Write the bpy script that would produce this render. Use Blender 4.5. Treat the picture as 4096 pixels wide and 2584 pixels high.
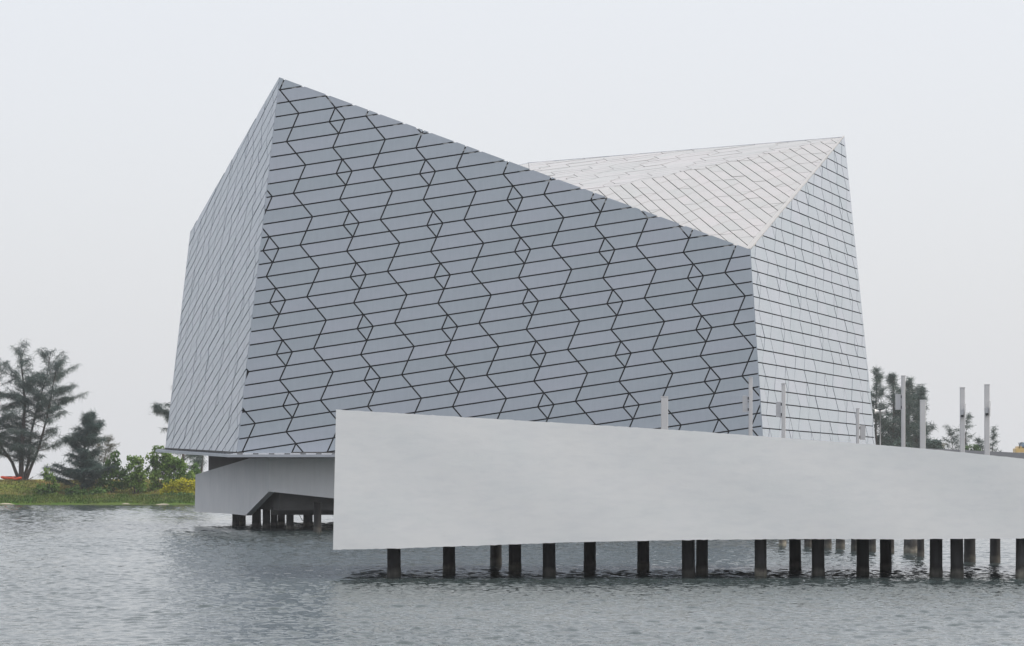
import bpy, bmesh, math, random
import numpy as np
from mathutils import Vector

for o in list(bpy.data.objects):
    bpy.data.objects.remove(o)
SC = bpy.context.scene
COL = SC.collection
random.seed(7)
RNG = np.random.default_rng(7)

# ------------------------------------------------------------------ camera
F, HZ, CH = 11000.0, 1900.0, 3.6          # focal length and horizon in photo pixels, eye height in metres
cam_d = bpy.data.cameras.new('camera')
cam_d.sensor_width = 36.0
cam_d.lens = F / 4096 * 36.0
cam_d.shift_y = (HZ - 1292) / 4096
cam_d.clip_start, cam_d.clip_end = 0.5, 9000
cam = bpy.data.objects.new('camera', cam_d)
cam.location = (0, 0, CH)
cam.rotation_euler = (math.pi / 2, 0, 0)
COL.objects.link(cam)
SC.camera = cam

# ------------------------------------------------------------------ sky and sun
SUN = Vector((0.66, -0.10, 0.745)).normalized()
world = bpy.data.worlds.new('World')
SC.world = world
world.use_nodes = True
wn = world.node_tree.nodes
wl = world.node_tree.links
wn.clear()
sky = wn.new('ShaderNodeTexSky')
sky.sky_type = 'NISHITA'
sky.sun_disc = False
sky.sun_elevation = math.asin(SUN.z)
sky.sun_rotation = math.atan2(SUN.x, SUN.y)
sky.air_density = 1.0
sky.dust_density = 6.0
b1 = wn.new('ShaderNodeBackground'); b1.inputs['Strength'].default_value = 0.04
wl.new(sky.outputs[0], b1.inputs['Color'])
b2 = wn.new('ShaderNodeBackground')                       # overcast veil, evenly brighter towards the zenith
b2.inputs['Color'].default_value = (0.745, 0.757, 0.785, 1)
wtc = wn.new('ShaderNodeTexCoord'); wsx = wn.new('ShaderNodeSeparateXYZ')
wl.new(wtc.outputs['Generated'], wsx.inputs[0])
wmx = wn.new('ShaderNodeMath'); wmx.operation = 'MAXIMUM'; wmx.inputs[1].default_value = 0.0
wl.new(wsx.outputs['Z'], wmx.inputs[0])
wma = wn.new('ShaderNodeMath'); wma.operation = 'MULTIPLY_ADD'
wl.new(wmx.outputs[0], wma.inputs[0]); wma.inputs[1].default_value = 0.34; wma.inputs[2].default_value = 0.93
wl.new(wma.outputs[0], b2.inputs['Strength'])
ad = wn.new('ShaderNodeAddShader')
wo = wn.new('ShaderNodeOutputWorld')
wl.new(b1.outputs[0], ad.inputs[0]); wl.new(b2.outputs[0], ad.inputs[1]); wl.new(ad.outputs[0], wo.inputs['Surface'])

sd = bpy.data.lights.new('sun', 'SUN')
sd.energy = 2.4
sd.angle = math.radians(24)
sd.color = (1.0, 0.88, 0.72)
so = bpy.data.objects.new('sun', sd)
so.rotation_euler = (-SUN).to_track_quat('-Z', 'Y').to_euler()
so.location = (60, -20, 90)
COL.objects.link(so)

SC.view_settings.view_transform = 'Standard'
SC.view_settings.look = 'None'
SC.view_settings.gamma = 1.0
SC.view_settings.exposure = 0.0
SC.view_settings.use_curve_mapping = False
SC.cycles.volume_step_rate = 4.0
SC.cycles.volume_max_steps = 64
SC.cycles.volume_bounces = 2
SC.cycles.max_bounces = 8


# ------------------------------------------------------------------ helpers
def P(px, py, d):
    """point at photo pixel (px, py) and distance d in front of the camera"""
    return Vector(((px - 2048) / F * d, d, CH + (HZ - py) / F * d))


def depth_at_water(py):
    return CH * F / (py - HZ)


def nodemat(name, build):
    m = bpy.data.materials.new(name)
    m.use_nodes = True
    nt = m.node_tree
    b = nt.nodes['Principled BSDF']
    build(nt, b)
    return m


def N(nt, kind, **kw):
    n = nt.nodes.new(kind)
    for k, v in kw.items():
        if k in n.inputs:
            n.inputs[k].default_value = v
        else:
            setattr(n, k, v)
    return n


def noise(nt, scale, detail=4, rough=0.55, vec=None, mapscale=None, coord='Object'):
    tc = nt.nodes.new('ShaderNodeTexCoord') if vec is None else None
    src = tc.outputs[coord] if vec is None else vec
    if mapscale:
        mp = nt.nodes.new('ShaderNodeMapping')
        mp.inputs['Scale'].default_value = mapscale
        nt.links.new(src, mp.inputs['Vector'])
        src = mp.outputs[0]
    n = nt.nodes.new('ShaderNodeTexNoise')
    n.inputs['Scale'].default_value = scale
    n.inputs['Detail'].default_value = detail
    n.inputs['Roughness'].default_value = rough
    nt.links.new(src, n.inputs['Vector'])
    return n.outputs['Fac']


def ramp(nt, fac, stops):
    r = nt.nodes.new('ShaderNodeValToRGB')
    el = r.color_ramp.elements
    while len(el) < len(stops):
        el.new(0.5)
    for e, (p, c) in zip(el, stops):
        e.position = p
        e.color = (*c, 1)
    nt.links.new(fac, r.inputs['Fac'])
    return r.outputs['Color']


def mixc(nt, fac, a, b, mode='MIX'):
    m = nt.nodes.new('ShaderNodeMix')
    m.data_type = 'RGBA'
    m.blend_type = mode
    for sock, v in ((m.inputs['Factor'], fac), (m.inputs[6], a), (m.inputs[7], b)):
        if isinstance(v, (int, float)):
            sock.default_value = v
        elif isinstance(v, tuple):
            sock.default_value = (*v, 1)
        else:
            nt.links.new(v, sock)
    return m.outputs[2]


def bump(nt, b, fac, strength, dist):
    n = nt.nodes.new('ShaderNodeBump')
    n.inputs['Strength'].default_value = strength
    n.inputs['Distance'].default_value = dist
    nt.links.new(fac, n.inputs['Height'])
    nt.links.new(n.outputs[0], b.inputs['Normal'])
    return n


def plain(name, col, rough=0.6, var=0.12, scale=3.0, metal=0.0, bumpd=0.0, spec=0.5):
    def f(nt, b):
        n1 = noise(nt, scale)
        lo = tuple(c * (1 - var) for c in col)
        hi = tuple(min(1, c * (1 + var)) for c in col)
        nt.links.new(ramp(nt, n1, [(0.3, lo), (0.7, hi)]), b.inputs['Base Color'])
        b.inputs['Roughness'].default_value = rough
        b.inputs['Metallic'].default_value = metal
        b.inputs['Specular IOR Level'].default_value = spec
        if bumpd:
            bump(nt, b, noise(nt, scale * 6), 0.6, bumpd)
    return nodemat(name, f)


def panel_mat(name, tint):
    def f(nt, b):
        oi = nt.nodes.new('ShaderNodeObjectInfo')
        at = nt.nodes.new('ShaderNodeAttribute'); at.attribute_name = 'tone'
        sm = nt.nodes.new('ShaderNodeMath'); sm.operation = 'ADD'
        nt.links.new(oi.outputs['Random'], sm.inputs[0]); nt.links.new(at.outputs['Fac'], sm.inputs[1])
        fr = nt.nodes.new('ShaderNodeMath'); fr.operation = 'FRACT'
        nt.links.new(sm.outputs[0], fr.inputs[0])
        base = ramp(nt, fr.outputs[0], [(0.0, (tint[0] * 0.94, tint[1] * 0.955, tint[2] * 0.95)), (0.5, tint),
                                        (1.0, (tint[0] * 1.06, tint[1] * 1.03, tint[2] * 1.045))])
        tc = nt.nodes.new('ShaderNodeTexCoord')
        n1 = noise(nt, 0.35, 5, 0.6, vec=tc.outputs['Object'])
        cloud = ramp(nt, n1, [(0.32, (0.93, 0.955, 0.96)), (0.68, (1.0, 0.985, 1.0))])
        n2 = noise(nt, 1.0, 4, 0.6, vec=tc.outputs['Object'], mapscale=(3.0, 3.0, 0.35))
        streak = ramp(nt, n2, [(0.3, (0.95, 0.95, 0.95)), (0.6, (1, 1, 1))])
        c = mixc(nt, 1.0, mixc(nt, 1.0, base, cloud, 'MULTIPLY'), streak, 'MULTIPLY')
        nt.links.new(c, b.inputs['Base Color'])
        b.inputs['Roughness'].default_value = 0.24
        b.inputs['Specular IOR Level'].default_value = 0.95
        bump(nt, b, noise(nt, 0.8, 2, 0.5, vec=tc.outputs['Object']), 0.15, 0.02)
    return nodemat(name, f)


def obj(name, verts, faces, mat=None, parent=None, smooth=False):
    me = bpy.data.meshes.new(name)
    me.from_pydata([tuple(v) for v in verts], [], faces)
    me.update()
    if smooth:
        me.polygons.foreach_set('use_smooth', [True] * len(me.polygons))
    if mat:
        me.materials.append(mat)
    o = bpy.data.objects.new(name, me)
    COL.objects.link(o)
    if parent:
        o.parent = parent
    return o


def empty(name, loc=(0, 0, 0)):
    o = bpy.data.objects.new(name, None)
    o.location = loc
    o.empty_display_size = 0.5
    COL.objects.link(o)
    return o


def tag(o, label=None, cat=None, group=None, kind=None):
    if label: o['label'] = label
    if cat: o['category'] = cat
    if group: o['group'] = group
    if kind: o['kind'] = kind
    return o


class MB:
    """collects geometry in world space; build() links it as one mesh with its parent's offset removed"""
    def __init__(self):
        self.v, self.f = [], []

    def add(self, vs, fs):
        n = len(self.v)
        self.v += [Vector(p) for p in vs]
        self.f += [tuple(i + n for i in q) for q in fs]

    def box(self, c, s, rz=0.0, bev=0.0):
        hx, hy, hz = (k / 2 for k in s)
        cs, sn = math.cos(rz), math.sin(rz)
        def T(x, y, z): return (c[0] + x * cs - y * sn, c[1] + x * sn + y * cs, c[2] + z)
        if bev <= 0:
            pts = [T(x, y, z) for z in (-hz, hz) for x, y in ((-hx, -hy), (hx, -hy), (hx, hy), (-hx, hy))]
            self.add(pts, [(0, 3, 2, 1), (4, 5, 6, 7), (0, 1, 5, 4), (1, 2, 6, 5), (2, 3, 7, 6), (3, 0, 4, 7)])
        else:
            e = bev
            ring = [(-hx + e, -hy), (hx - e, -hy), (hx, -hy + e), (hx, hy - e), (hx - e, hy), (-hx + e, hy), (-hx, hy - e), (-hx, -hy + e)]
            inner = [(x * (1 - e / hx), y * (1 - e / hy)) for x, y in ring]
            pts = [T(x, y, -hz) for x, y in ring] + [T(x, y, hz - e) for x, y in ring] + [T(x, y, hz) for x, y in inner]
            fs = [tuple(range(7, -1, -1)), tuple(range(16, 24))]
            for a in (0, 8):
                for i in range(8):
                    j = (i + 1) % 8
                    fs.append((a + i, a + j, a + 8 + j, a + 8 + i))
            self.add(pts, fs)

    def prism(self, poly, vec):
        """polygon (list of Vectors) extruded by vec"""
        n = len(poly)
        vec = Vector(vec)
        pts = [Vector(p) for p in poly] + [Vector(p) + vec for p in poly]
        fs = [tuple(range(n - 1, -1, -1)), tuple(range(n, 2 * n))]
        for i in range(n):
            j = (i + 1) % n
            fs.append((i, j, n + j, n + i))
        self.add(pts, fs)

    def tube(self, pts, radii, seg=8, caps=True):
        pts = [Vector(p) for p in pts]
        base = len(self.v)
        n = len(pts)
        for i, p in enumerate(pts):
            t = (pts[min(i + 1, n - 1)] - pts[max(i - 1, 0)]).normalized()
            a = Vector((1, 0, 0)) if abs(t.x) < 0.8 else Vector((0, 1, 0))
            u = t.cross(a).normalized(); w = t.cross(u).normalized()
            r = radii[i] if hasattr(radii, '__len__') else radii
            for k in range(seg):
                th = 2 * math.pi * k / seg
                self.v.append(p + u * (r * math.cos(th)) + w * (r * math.sin(th)))
        for i in range(n - 1):
            for k in range(seg):
                k2 = (k + 1) % seg
                self.f.append((base + i * seg + k, base + i * seg + k2, base + (i + 1) * seg + k2, base + (i + 1) * seg + k))
        if caps:
            self.f.append(tuple(base + k for k in range(seg)))
            self.f.append(tuple(base + (n - 1) * seg + k for k in range(seg - 1, -1, -1)))

    def build(self, name, mat, parent=None, smooth=False):
        off = parent.matrix_world.translation if False else (parent_world(parent) if parent else Vector((0, 0, 0)))
        return obj(name, [p - off for p in self.v], self.f, mat, parent, smooth)


def parent_world(p):
    v = Vector((0, 0, 0))
    while p is not None:
        v = v + p.location
        p = p.parent
    return v


# ------------------------------------------------------------------ materials
M_PANEL = panel_mat('grey_cladding_panel', (0.362, 0.412, 0.475))
M_ROOF = panel_mat('sunlit_roof_panel', (0.425, 0.42, 0.415))  # lit copy of the cladding: warm sunlight put into the roof tint
M_BACK = plain('dark_joint_backing', (0.022, 0.024, 0.028), 0.8, 0.2)
M_TRIM = plain('pale_metal_trim', (0.42, 0.42, 0.42), 0.4, 0.05, 1.0)
M_RIM = plain('blue_grey_steel_rim', (0.36, 0.39, 0.44), 0.45, 0.08, 1.0)
M_POST = plain('light_grey_powder_coat', (0.52, 0.525, 0.54), 0.42, 0.06, 0.8)
M_LAMP = plain('lamp_panel_grey', (0.45, 0.46, 0.48), 0.4, 0.05, 2.0)
M_DARK = plain('dark_bracket_metal', (0.06, 0.065, 0.075), 0.5, 0.15, 4.0)
M_HORN = plain('white_horn_plastic', (0.78, 0.78, 0.77), 0.45, 0.05, 4.0)
M_GALV = plain('galvanised_pole', (0.50, 0.51, 0.52), 0.45, 0.08, 2.0, metal=0.3)
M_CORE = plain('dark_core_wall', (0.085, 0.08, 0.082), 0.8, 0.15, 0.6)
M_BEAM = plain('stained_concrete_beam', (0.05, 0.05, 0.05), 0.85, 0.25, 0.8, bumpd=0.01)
M_BARK = plain('grey_brown_bark', (0.065, 0.052, 0.050), 0.9, 0.3, 2.0)
M_KAYAK = plain('orange_red_plastic', (0.80, 0.10, 0.035), 0.4, 0.08, 2.0)
M_BLACK = plain('black_rubber', (0.02, 0.02, 0.022), 0.7, 0.1)
M_WHITEB = plain('white_render_wall', (0.72, 0.72, 0.72), 0.8, 0.05, 0.5)
M_REDB = plain('red_painted_band', (0.62, 0.10, 0.09), 0.6, 0.1, 1.0)
M_YEL = plain('yellow_machine_paint', (0.62, 0.44, 0.20), 0.45, 0.12, 1.5)  # desaturated yellow, with distance haze put into the paint colour
M_BLUE = plain('blue_machine_paint', (0.20, 0.28, 0.42), 0.45, 0.12, 1.5)  # blue greyed the same way, haze put into its colour
M_GLASS = plain('dark_window_glass', (0.03, 0.035, 0.045), 0.1, 0.05)


def white_wall(nt, b):
    tc = nt.nodes.new('ShaderNodeTexCoord')
    v = tc.outputs['Object']
    big = ramp(nt, noise(nt, 0.32, 5, 0.62, vec=v, mapscale=(1, 1, 1.8)), [(0.33, (0.765, 0.79, 0.80)), (0.5, (0.79, 0.805, 0.815)), (0.7, (0.81, 0.82, 0.825))])
    st = ramp(nt, noise(nt, 1.6, 5, 0.65, vec=v, mapscale=(0.7, 1, 2.4)), [(0.30, (0.945, 0.95, 0.96)), (0.55, (1, 1, 1))])
    spots = ramp(nt, noise(nt, 7.0, 3, 0.6, vec=v), [(0.24, (0.80, 0.80, 0.79)), (0.30, (1, 1, 1))])
    drips = ramp(nt, noise(nt, 1.4, 5, 0.7, vec=v, mapscale=(2.2, 1, 0.16)), [(0.28, (0.955, 0.955, 0.95)), (0.5, (1, 1, 1))])
    c = mixc(nt, 1.0, big, st, 'MULTIPLY')
    c = mixc(nt, 0.6, c, spots, 'MULTIPLY')
    c = mixc(nt, 0.25, c, drips, 'MULTIPLY')
    nt.links.new(c, b.inputs['Base Color'])
    b.inputs['Roughness'].default_value = 0.7
    bump(nt, b, noise(nt, 0.9, 6, 0.6, vec=v, mapscale=(0.6, 1, 1.3)), 0.30, 0.035)
M_WALL = nodemat('white_painted_render', white_wall)


def grey_conc(nt, b):
    tc = nt.nodes.new('ShaderNodeTexCoord')
    v = tc.outputs['Object']
    a = ramp(nt, noise(nt, 0.5, 5, 0.6, vec=v), [(0.3, (0.60, 0.615, 0.635)), (0.7, (0.68, 0.685, 0.70))])
    s = ramp(nt, noise(nt, 1.2, 5, 0.65, vec=v, mapscale=(2.5, 2.5, 0.22)), [(0.3, (0.94, 0.94, 0.94)), (0.55, (1, 1, 1))])
    nt.links.new(mixc(nt, 1.0, a, s, 'MULTIPLY'), b.inputs['Base Color'])
    b.inputs['Roughness'].default_value = 0.75
    bump(nt, b, noise(nt, 2.0, 5, 0.6, vec=v), 0.4, 0.02)
M_CONC = nodemat('grey_painted_concrete', grey_conc)


def pile_m(nt, b):
    tc = nt.nodes.new('ShaderNodeTexCoord')
    geo = nt.nodes.new('ShaderNodeNewGeometry')
    sx = nt.nodes.new('ShaderNodeSeparateXYZ')
    nt.links.new(geo.outputs['Position'], sx.inputs[0])
    w = nt.nodes.new('ShaderNodeMath'); w.operation = 'MULTIPLY_ADD'
    nt.links.new(noise(nt, 3.0, 4, 0.6, vec=geo.outputs['Position']), w.inputs[0])
    w.inputs[1].default_value = 0.35
    nt.links.new(sx.outputs['Z'], w.inputs[2])
    mr = nt.nodes.new('ShaderNodeMapRange')
    mr.inputs['From Min'].default_value = 0.0; mr.inputs['From Max'].default_value = 1.6
    nt.links.new(w.outputs[0], mr.inputs['Value'])
    band = ramp(nt, mr.outputs[0], [(0.0, (0.02, 0.022, 0.02)), (0.12, (0.06, 0.06, 0.05)), (0.22, (0.12, 0.115, 0.10)), (0.33, (0.022, 0.021, 0.02)), (0.45, (0.034, 0.034, 0.036))])
    st = ramp(nt, noise(nt, 2.5, 5, 0.65, vec=geo.outputs['Position'], mapscale=(3, 3, 0.3)), [(0.3, (0.45, 0.45, 0.46)), (0.65, (1, 1, 1))])
    oi = nt.nodes.new('ShaderNodeObjectInfo')
    each = ramp(nt, oi.outputs['Random'], [(0.0, (0.45, 0.45, 0.46)), (0.6, (1.0, 1.0, 1.0)), (1.0, (2.4, 2.35, 2.25))])
    nt.links.new(mixc(nt, 1.0, mixc(nt, 1.0, band, st, 'MULTIPLY'), each, 'MULTIPLY'), b.inputs['Base Color'])
    b.inputs['Roughness'].default_value = 0.8
    bump(nt, b, noise(nt, 8.0, 4, 0.6, vec=geo.outputs['Position']), 0.6, 0.02)
M_PILE = nodemat('weathered_concrete_pile', pile_m)


def water_m(nt, b):
    geo = nt.nodes.new('ShaderNodeNewGeometry')
    v = geo.outputs['Position']
    b.inputs['Base Color'].default_value = (0.048, 0.066, 0.070, 1)
    b.inputs['Roughness'].default_value = 0.035
    b.inputs['IOR'].default_value = 1.33
    h1 = noise(nt, 4.5, 2, 0.5, vec=v, mapscale=(1.0, 0.8, 1))
    bump(nt, b, h1, 1.0, 0.02)
M_WATER = nodemat('rippled_grey_green_water', water_m)


def ground_m(nt, b):
    geo = nt.nodes.new('ShaderNodeNewGeometry')
    v = geo.outputs['Position']
    sx = nt.nodes.new('ShaderNodeSeparateXYZ')
    nt.links.new(v, sx.inputs[0])
    w = nt.nodes.new('ShaderNodeMath'); w.operation = 'MULTIPLY_ADD'
    nt.links.new(noise(nt, 0.35, 4, 0.6, vec=v), w.inputs[0]); w.inputs[1].default_value = 0.7
    nt.links.new(sx.outputs['Z'], w.inputs[2])
    mr = nt.nodes.new('ShaderNodeMapRange')
    mr.inputs['From Min'].default_value = 0.0; mr.inputs['From Max'].default_value = 3.6
    nt.links.new(w.outputs[0], mr.inputs['Value'])
    zone = ramp(nt, mr.outputs[0], [(0.06, (0.10, 0.085, 0.06)), (0.13, (0.07, 0.125, 0.03)), (0.30, (0.075, 0.135, 0.03)),
                                    (0.40, (0.17, 0.13, 0.07)), (0.52, (0.13, 0.17, 0.045)), (0.75, (0.20, 0.20, 0.065))])
    patch = ramp(nt, noise(nt, 0.55, 5, 0.65, vec=v, mapscale=(0.5, 1, 1)), [(0.35, (0.75, 0.95, 0.6)), (0.6, (1.15, 1.0, 0.95))])
    nt.links.new(mixc(nt, 1.0, zone, patch, 'MULTIPLY'), b.inputs['Base Color'])
    b.inputs['Roughness'].default_value = 0.95
    b.inputs['Specular IOR Level'].default_value = 0.1
    bump(nt, b, noise(nt, 2.5, 5, 0.7, vec=v), 0.8, 0.15)
M_GROUND = nodemat('grassy_earth_bank', ground_m)


def leaf_mat(name, dark, light, scale=0.45, trans=0.25):
    def f(nt, b):
        geo = nt.nodes.new('ShaderNodeNewGeometry')
        n1 = noise(nt, scale, 3, 0.6, vec=geo.outputs['Position'])
        base = ramp(nt, n1, [(0.35, dark), (0.65, light)])
        rnd = ramp(nt, geo.outputs['Random Per Island'], [(0.0, (0.7, 0.75, 0.7)), (1.0, (1.2, 1.15, 1.1))])
        c = mixc(nt, 1.0, base, rnd, 'MULTIPLY')
        nt.links.new(c, b.inputs['Base Color'])
        b.inputs['Roughness'].default_value = 0.6
        b.inputs['Specular IOR Level'].default_value = 0.25
        tr = nt.nodes.new('ShaderNodeBsdfTranslucent')
        nt.links.new(c, tr.inputs['Color'])
        mx = nt.nodes.new('ShaderNodeMixShader')
        mx.inputs[0].default_value = trans
        out = nt.nodes['Material Output']
        nt.links.new(b.outputs[0], mx.inputs[1]); nt.links.new(tr.outputs[0], mx.inputs[2])
        nt.links.new(mx.outputs[0], out.inputs['Surface'])
    return nodemat(name, f)
M_NEEDLE = leaf_mat('casuarina_needles', (0.060, 0.096, 0.100), (0.10, 0.145, 0.142))  # needle tones raised pale, part of the distance haze put into the colour
M_NEEDLE2 = leaf_mat('dark_casuarina_needles', (0.042, 0.080, 0.082), (0.076, 0.122, 0.114))  # haze lightening put into this darker needle colour as well
M_LEAF = leaf_mat('bright_green_leaves', (0.07, 0.16, 0.04), (0.22, 0.33, 0.085))
M_LEAF2 = leaf_mat('deep_green_leaves', (0.045, 0.11, 0.036), (0.12, 0.22, 0.062))
M_YLEAF = leaf_mat('yellow_green_leaves', (0.26, 0.29, 0.025), (0.58, 0.54, 0.04), 0.7)
M_OLEAF = leaf_mat('olive_twiggy_leaves', (0.05, 0.06, 0.03), (0.12, 0.12, 0.07))
M_GRASS = leaf_mat('grass_blades', (0.065, 0.13, 0.028), (0.15, 0.19, 0.05), 0.3)
M_DRYGRASS = leaf_mat('dry_grass_blades', (0.13, 0.18, 0.05), (0.33, 0.25, 0.11), 0.3)
M_SAND = plain('pale_shore_sand', (0.36, 0.33, 0.27), 0.9, 0.1, 1.0)


# ------------------------------------------------------------------ setting: water and bank
WV = []
wr = np.random.default_rng(11)
for lam in np.geomspace(0.30, 1.6, 64):
    th = wr.normal(math.pi / 2 + 0.25, 0.62)
    k = 2 * math.pi / lam
    WV.append((k * math.cos(th), k * math.sin(th), wr.uniform(0, 6.283), 0.0345 / k * (1.0 if lam < 0.62 else 0.30), lam))


def wave_z(X, Y, lmin, gain=1.0):
    Z = np.zeros_like(X)
    for kx, ky, ph, am, lam in WV:
        if lam >= lmin:
            Z += am * np.sin(kx * X + ky * Y + ph)
    gust = 1.0 + 0.28 * np.sin(X * 0.11 + Y * 0.043 + 1.0) * np.sin(Y * 0.071 - X * 0.05) + 0.22 * np.sin(X * 0.31 - Y * 0.17) * np.sin(Y * 0.23 + 0.6)
    Z = Z * gust * gain
    return Z + 6.0 * np.maximum(Z, 0) ** 2       # crests a little sharper than troughs


def water_patch(x0, x1, y0, y1, step, lmin, gain=1.0):
    xs_ = np.arange(x0, x1 + step * 0.5, step); ys_ = np.arange(y0, y1 + step * 0.5, step)
    X, Y = np.meshgrid(xs_, ys_)
    Z = wave_z(X, Y, lmin, gain)
    v = np.stack([X, Y, Z], 2).reshape(-1, 3)
    nx_, ny_ = len(xs_), len(ys_)
    i = (np.arange(ny_ - 1)[:, None] * nx_ + np.arange(nx_ - 1)[None, :]).ravel()
    return v, np.stack([i, i + 1, i + nx_ + 1, i + nx_], 1)


parts = [water_patch(-22.5, 22.5, 53, 108, 0.095, 0.3), water_patch(-41, 41, 108, 206, 0.16, 0.40, 1.12), water_patch(-78, 78, 206, 334, 0.27, 0.58, 1.75)]
q = np.array([[-600, -50, -.3], [600, -50, -.3], [600, 660, -.3], [-600, 660, -.3]], float)
parts.append((q, np.array([[0, 1, 2, 3]])))
off = 0; VV, FF = [], []
for v, f in parts:
    VV.append(v); FF.append(f + off); off += len(v)
VV = np.concatenate(VV).astype(np.float32); FF = np.concatenate(FF).astype(np.int32)
me = bpy.data.meshes.new('water')
me.vertices.add(len(VV)); me.vertices.foreach_set('co', VV.ravel())
me.loops.add(FF.size); me.loops.foreach_set('vertex_index', FF.ravel())
me.polygons.add(len(FF)); me.polygons.foreach_set('loop_start', np.arange(0, FF.size, 4, dtype=np.int32))
me.polygons.foreach_set('use_smooth', np.ones(len(FF), bool))
me.update(calc_edges=True); me.materials.append(M_WATER)
w = bpy.data.objects.new('water', me); COL.objects.link(w)
tag(w, 'rippled grey green lagoon water', None, kind='structure')


def shore_y(x):
    return 330 + 1.2 * math.sin(x * 0.21) + 0.8 * math.sin(x * 0.53 + 1) + max(0, (x + 5)) * 0.45


def bank_z(x, t):
    """t metres inland of the waterline"""
    z = -0.4 + 1.4 * min(1, max(0, t + 1.2) / 4.2)
    if t > 3.0:
        z += 1.9 * (1 - math.cos(math.pi * min(1, (t - 3.0) / 12.0))) / 2
    return z + 0.07 * math.sin(x * 0.9 + t * 0.5) + 0.05 * math.sin(x * 2.3 + t) * (t > 0.5)


xs = np.concatenate([np.arange(-260, -70, 6), np.arange(-70, -30, 0.5), np.arange(-30, 320, 6)])
ts = np.concatenate([np.arange(-3, 18, 0.5), np.array([20, 24, 30, 40, 60, 90])])
vs, fs = [], []
for t in ts:
    for x in xs:
        vs.append((x, shore_y(x) + t, bank_z(x, t)))
nx = len(xs)
for j in range(len(ts) - 1):
    for i in range(nx - 1):
        a = j * nx + i
        fs.append((a, a + 1, a + nx + 1, a + nx))
bank = obj('bank', vs, fs, M_GROUND, smooth=True)
tag(bank, 'low grassy bank across the water', None, kind='structure')


def ground_at(px, d):
    x = (px - 2048) / F * d
    return Vector((x, d, bank_z(x, d - shore_y(x))))


def blades(name, n, tmin, tmax, hmin, hmax, mat, label):
    V = np.zeros((n * 3, 3))
    for i in range(n):
        x = RNG.uniform(-66, -30); t = RNG.uniform(tmin, tmax)
        z = bank_z(x, t); h = RNG.uniform(hmin, hmax) * (0.5 + RNG.random())
        a = RNG.uniform(0, 6.28); wd = 0.05 + 0.06 * RNG.random()
        y = shore_y(x) + t
        V[3 * i] = (x - wd * math.cos(a), y - wd * math.sin(a), z - 0.03)
        V[3 * i + 1] = (x + wd * math.cos(a), y + wd * math.sin(a), z - 0.03)
        V[3 * i + 2] = (x + RNG.normal(0, 0.12), y + RNG.normal(0, 0.12), z + h)
    o = obj(name, V.tolist(), [(3 * i, 3 * i + 1, 3 * i + 2) for i in range(n)], mat)
    tag(o, label, 'grass', kind='stuff')
blades('grass', 9000, 0.6, 4.5, 0.12, 0.3, M_GRASS, 'short green grass along the edge of the bank')
blades('dry_grass', 9000, 4.0, 14.0, 0.10, 0.28, M_DRYGRASS, 'yellowing dry grass on the slope of the bank')
for px0, px1, lab in ((0, 62, 'pale strip of sand at the waterline below the orange boats'), (625, 690, 'pale strip of sand at the waterline beside the yellow bush'), (485, 520, 'short pale strip of sand at the waterline below the leafy shrubs')):
    vs = []
    for k in range(13):
        x = (px0 + (px1 - px0) * k / 12 - 2048) / F * 331
        e = math.sin(math.pi * k / 12)
        y = shore_y(x)
        t0 = 0.0
        t1 = 0.02 + 0.4 * e
        vs += [(x, y + t0, max(0.02, bank_z(x, t0) + 0.03)), (x, y + t1, bank_z(x, t1) + 0.03)]
    s = obj('sand', vs, [(2 * k, 2 * k + 2, 2 * k + 3, 2 * k + 1) for k in range(12)], M_SAND, smooth=True)
    tag(s, lab, None, kind='structure')


# ------------------------------------------------------------------ the faceted building
DF = 176.0


def plane_of(a, b, c, inside):
    n = (b - a).cross(c - a).normalized()
    if n.dot(inside - a) > 0:
        n = -n
    return a, n                      # outward normal


def hit(px, py, pl):
    d = Vector(((px - 2048) / F, 1.0, (HZ - py) / F))
    o = Vector((0, 0, CH))
    t = (pl[0] - o).dot(pl[1]) / d.dot(pl[1])
    return o + d * t


inside = Vector((2, 193, 12))
A = P(1117, 308, DF); B = P(3002, 998, DF); C = P(3057, 1820, DF); D = P(945, 1820, DF)
H = P(3507, 1818, 207.0); I = P(660, 1802, 199.0)
plF = plane_of(A, B, D, inside)
plR = plane_of(B, C, H, inside)
plL = plane_of(A, D, I, inside)
Fp = hit(3378, 546, plR)
E = hit(761, 926, plL)
M = P(2129, 816, 199.0)
K = P(2114, 650, 222.0)
KB = Vector((K.x + 0.8, K.y + 3, 5.0))
plN = plane_of(B, Fp, M, inside)       # near roof facet
plB = plane_of(Fp, K, M, inside)       # back roof facet
plW = plane_of(K, E, M, inside)        # west roof facet

museum = empty('faceted_building', (0, 190, 0))
tag(museum, 'angular grey panelled building standing over the water behind the white bridge wall', 'building')

ROWS = []


def cells(vmin, vmax, cmin, cmax):
    """quads of the lattice (c, v): rows crossed by zigzags, every second zigzag carrying diamonds"""
    z = [0, 0.097, 0.194, 0.097, 0]
    for k in range(vmin, vmax):
        seg = []
        for j in range(cmin, cmax + 1):
            v0 = 0 if j % 2 == 0 else -1
            r = (k - v0) % 4
            seg.append((j + z[r], j + z[r + 1]))
            if r == 1: seg.append((j + z[1], j + 0.0))
            if r == 2: seg.append((j + 0.0, j + z[3]))
            r = (k - v0 - 2) % 4
            seg.append((j + 0.4525 + z[r], j + 0.4525 + z[r + 1]))
        seg.sort(key=lambda s: s[0] + s[1])
        for a, b in zip(seg[:-1], seg[1:]):
            q = [(a[0], k), (b[0], k), (b[1], k + 1), (a[1], k + 1)]
            out = []
            for p in q:
                if not out or abs(p[0] - out[-1][0]) + abs(p[1] - out[-1][1]) > 1e-6:
                    out.append(p)
            if abs(out[0][0] - out[-1][0]) + abs(out[0][1] - out[-1][1]) < 1e-6:
                out.pop()
            if len(out) >= 3:
                yield out


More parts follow.
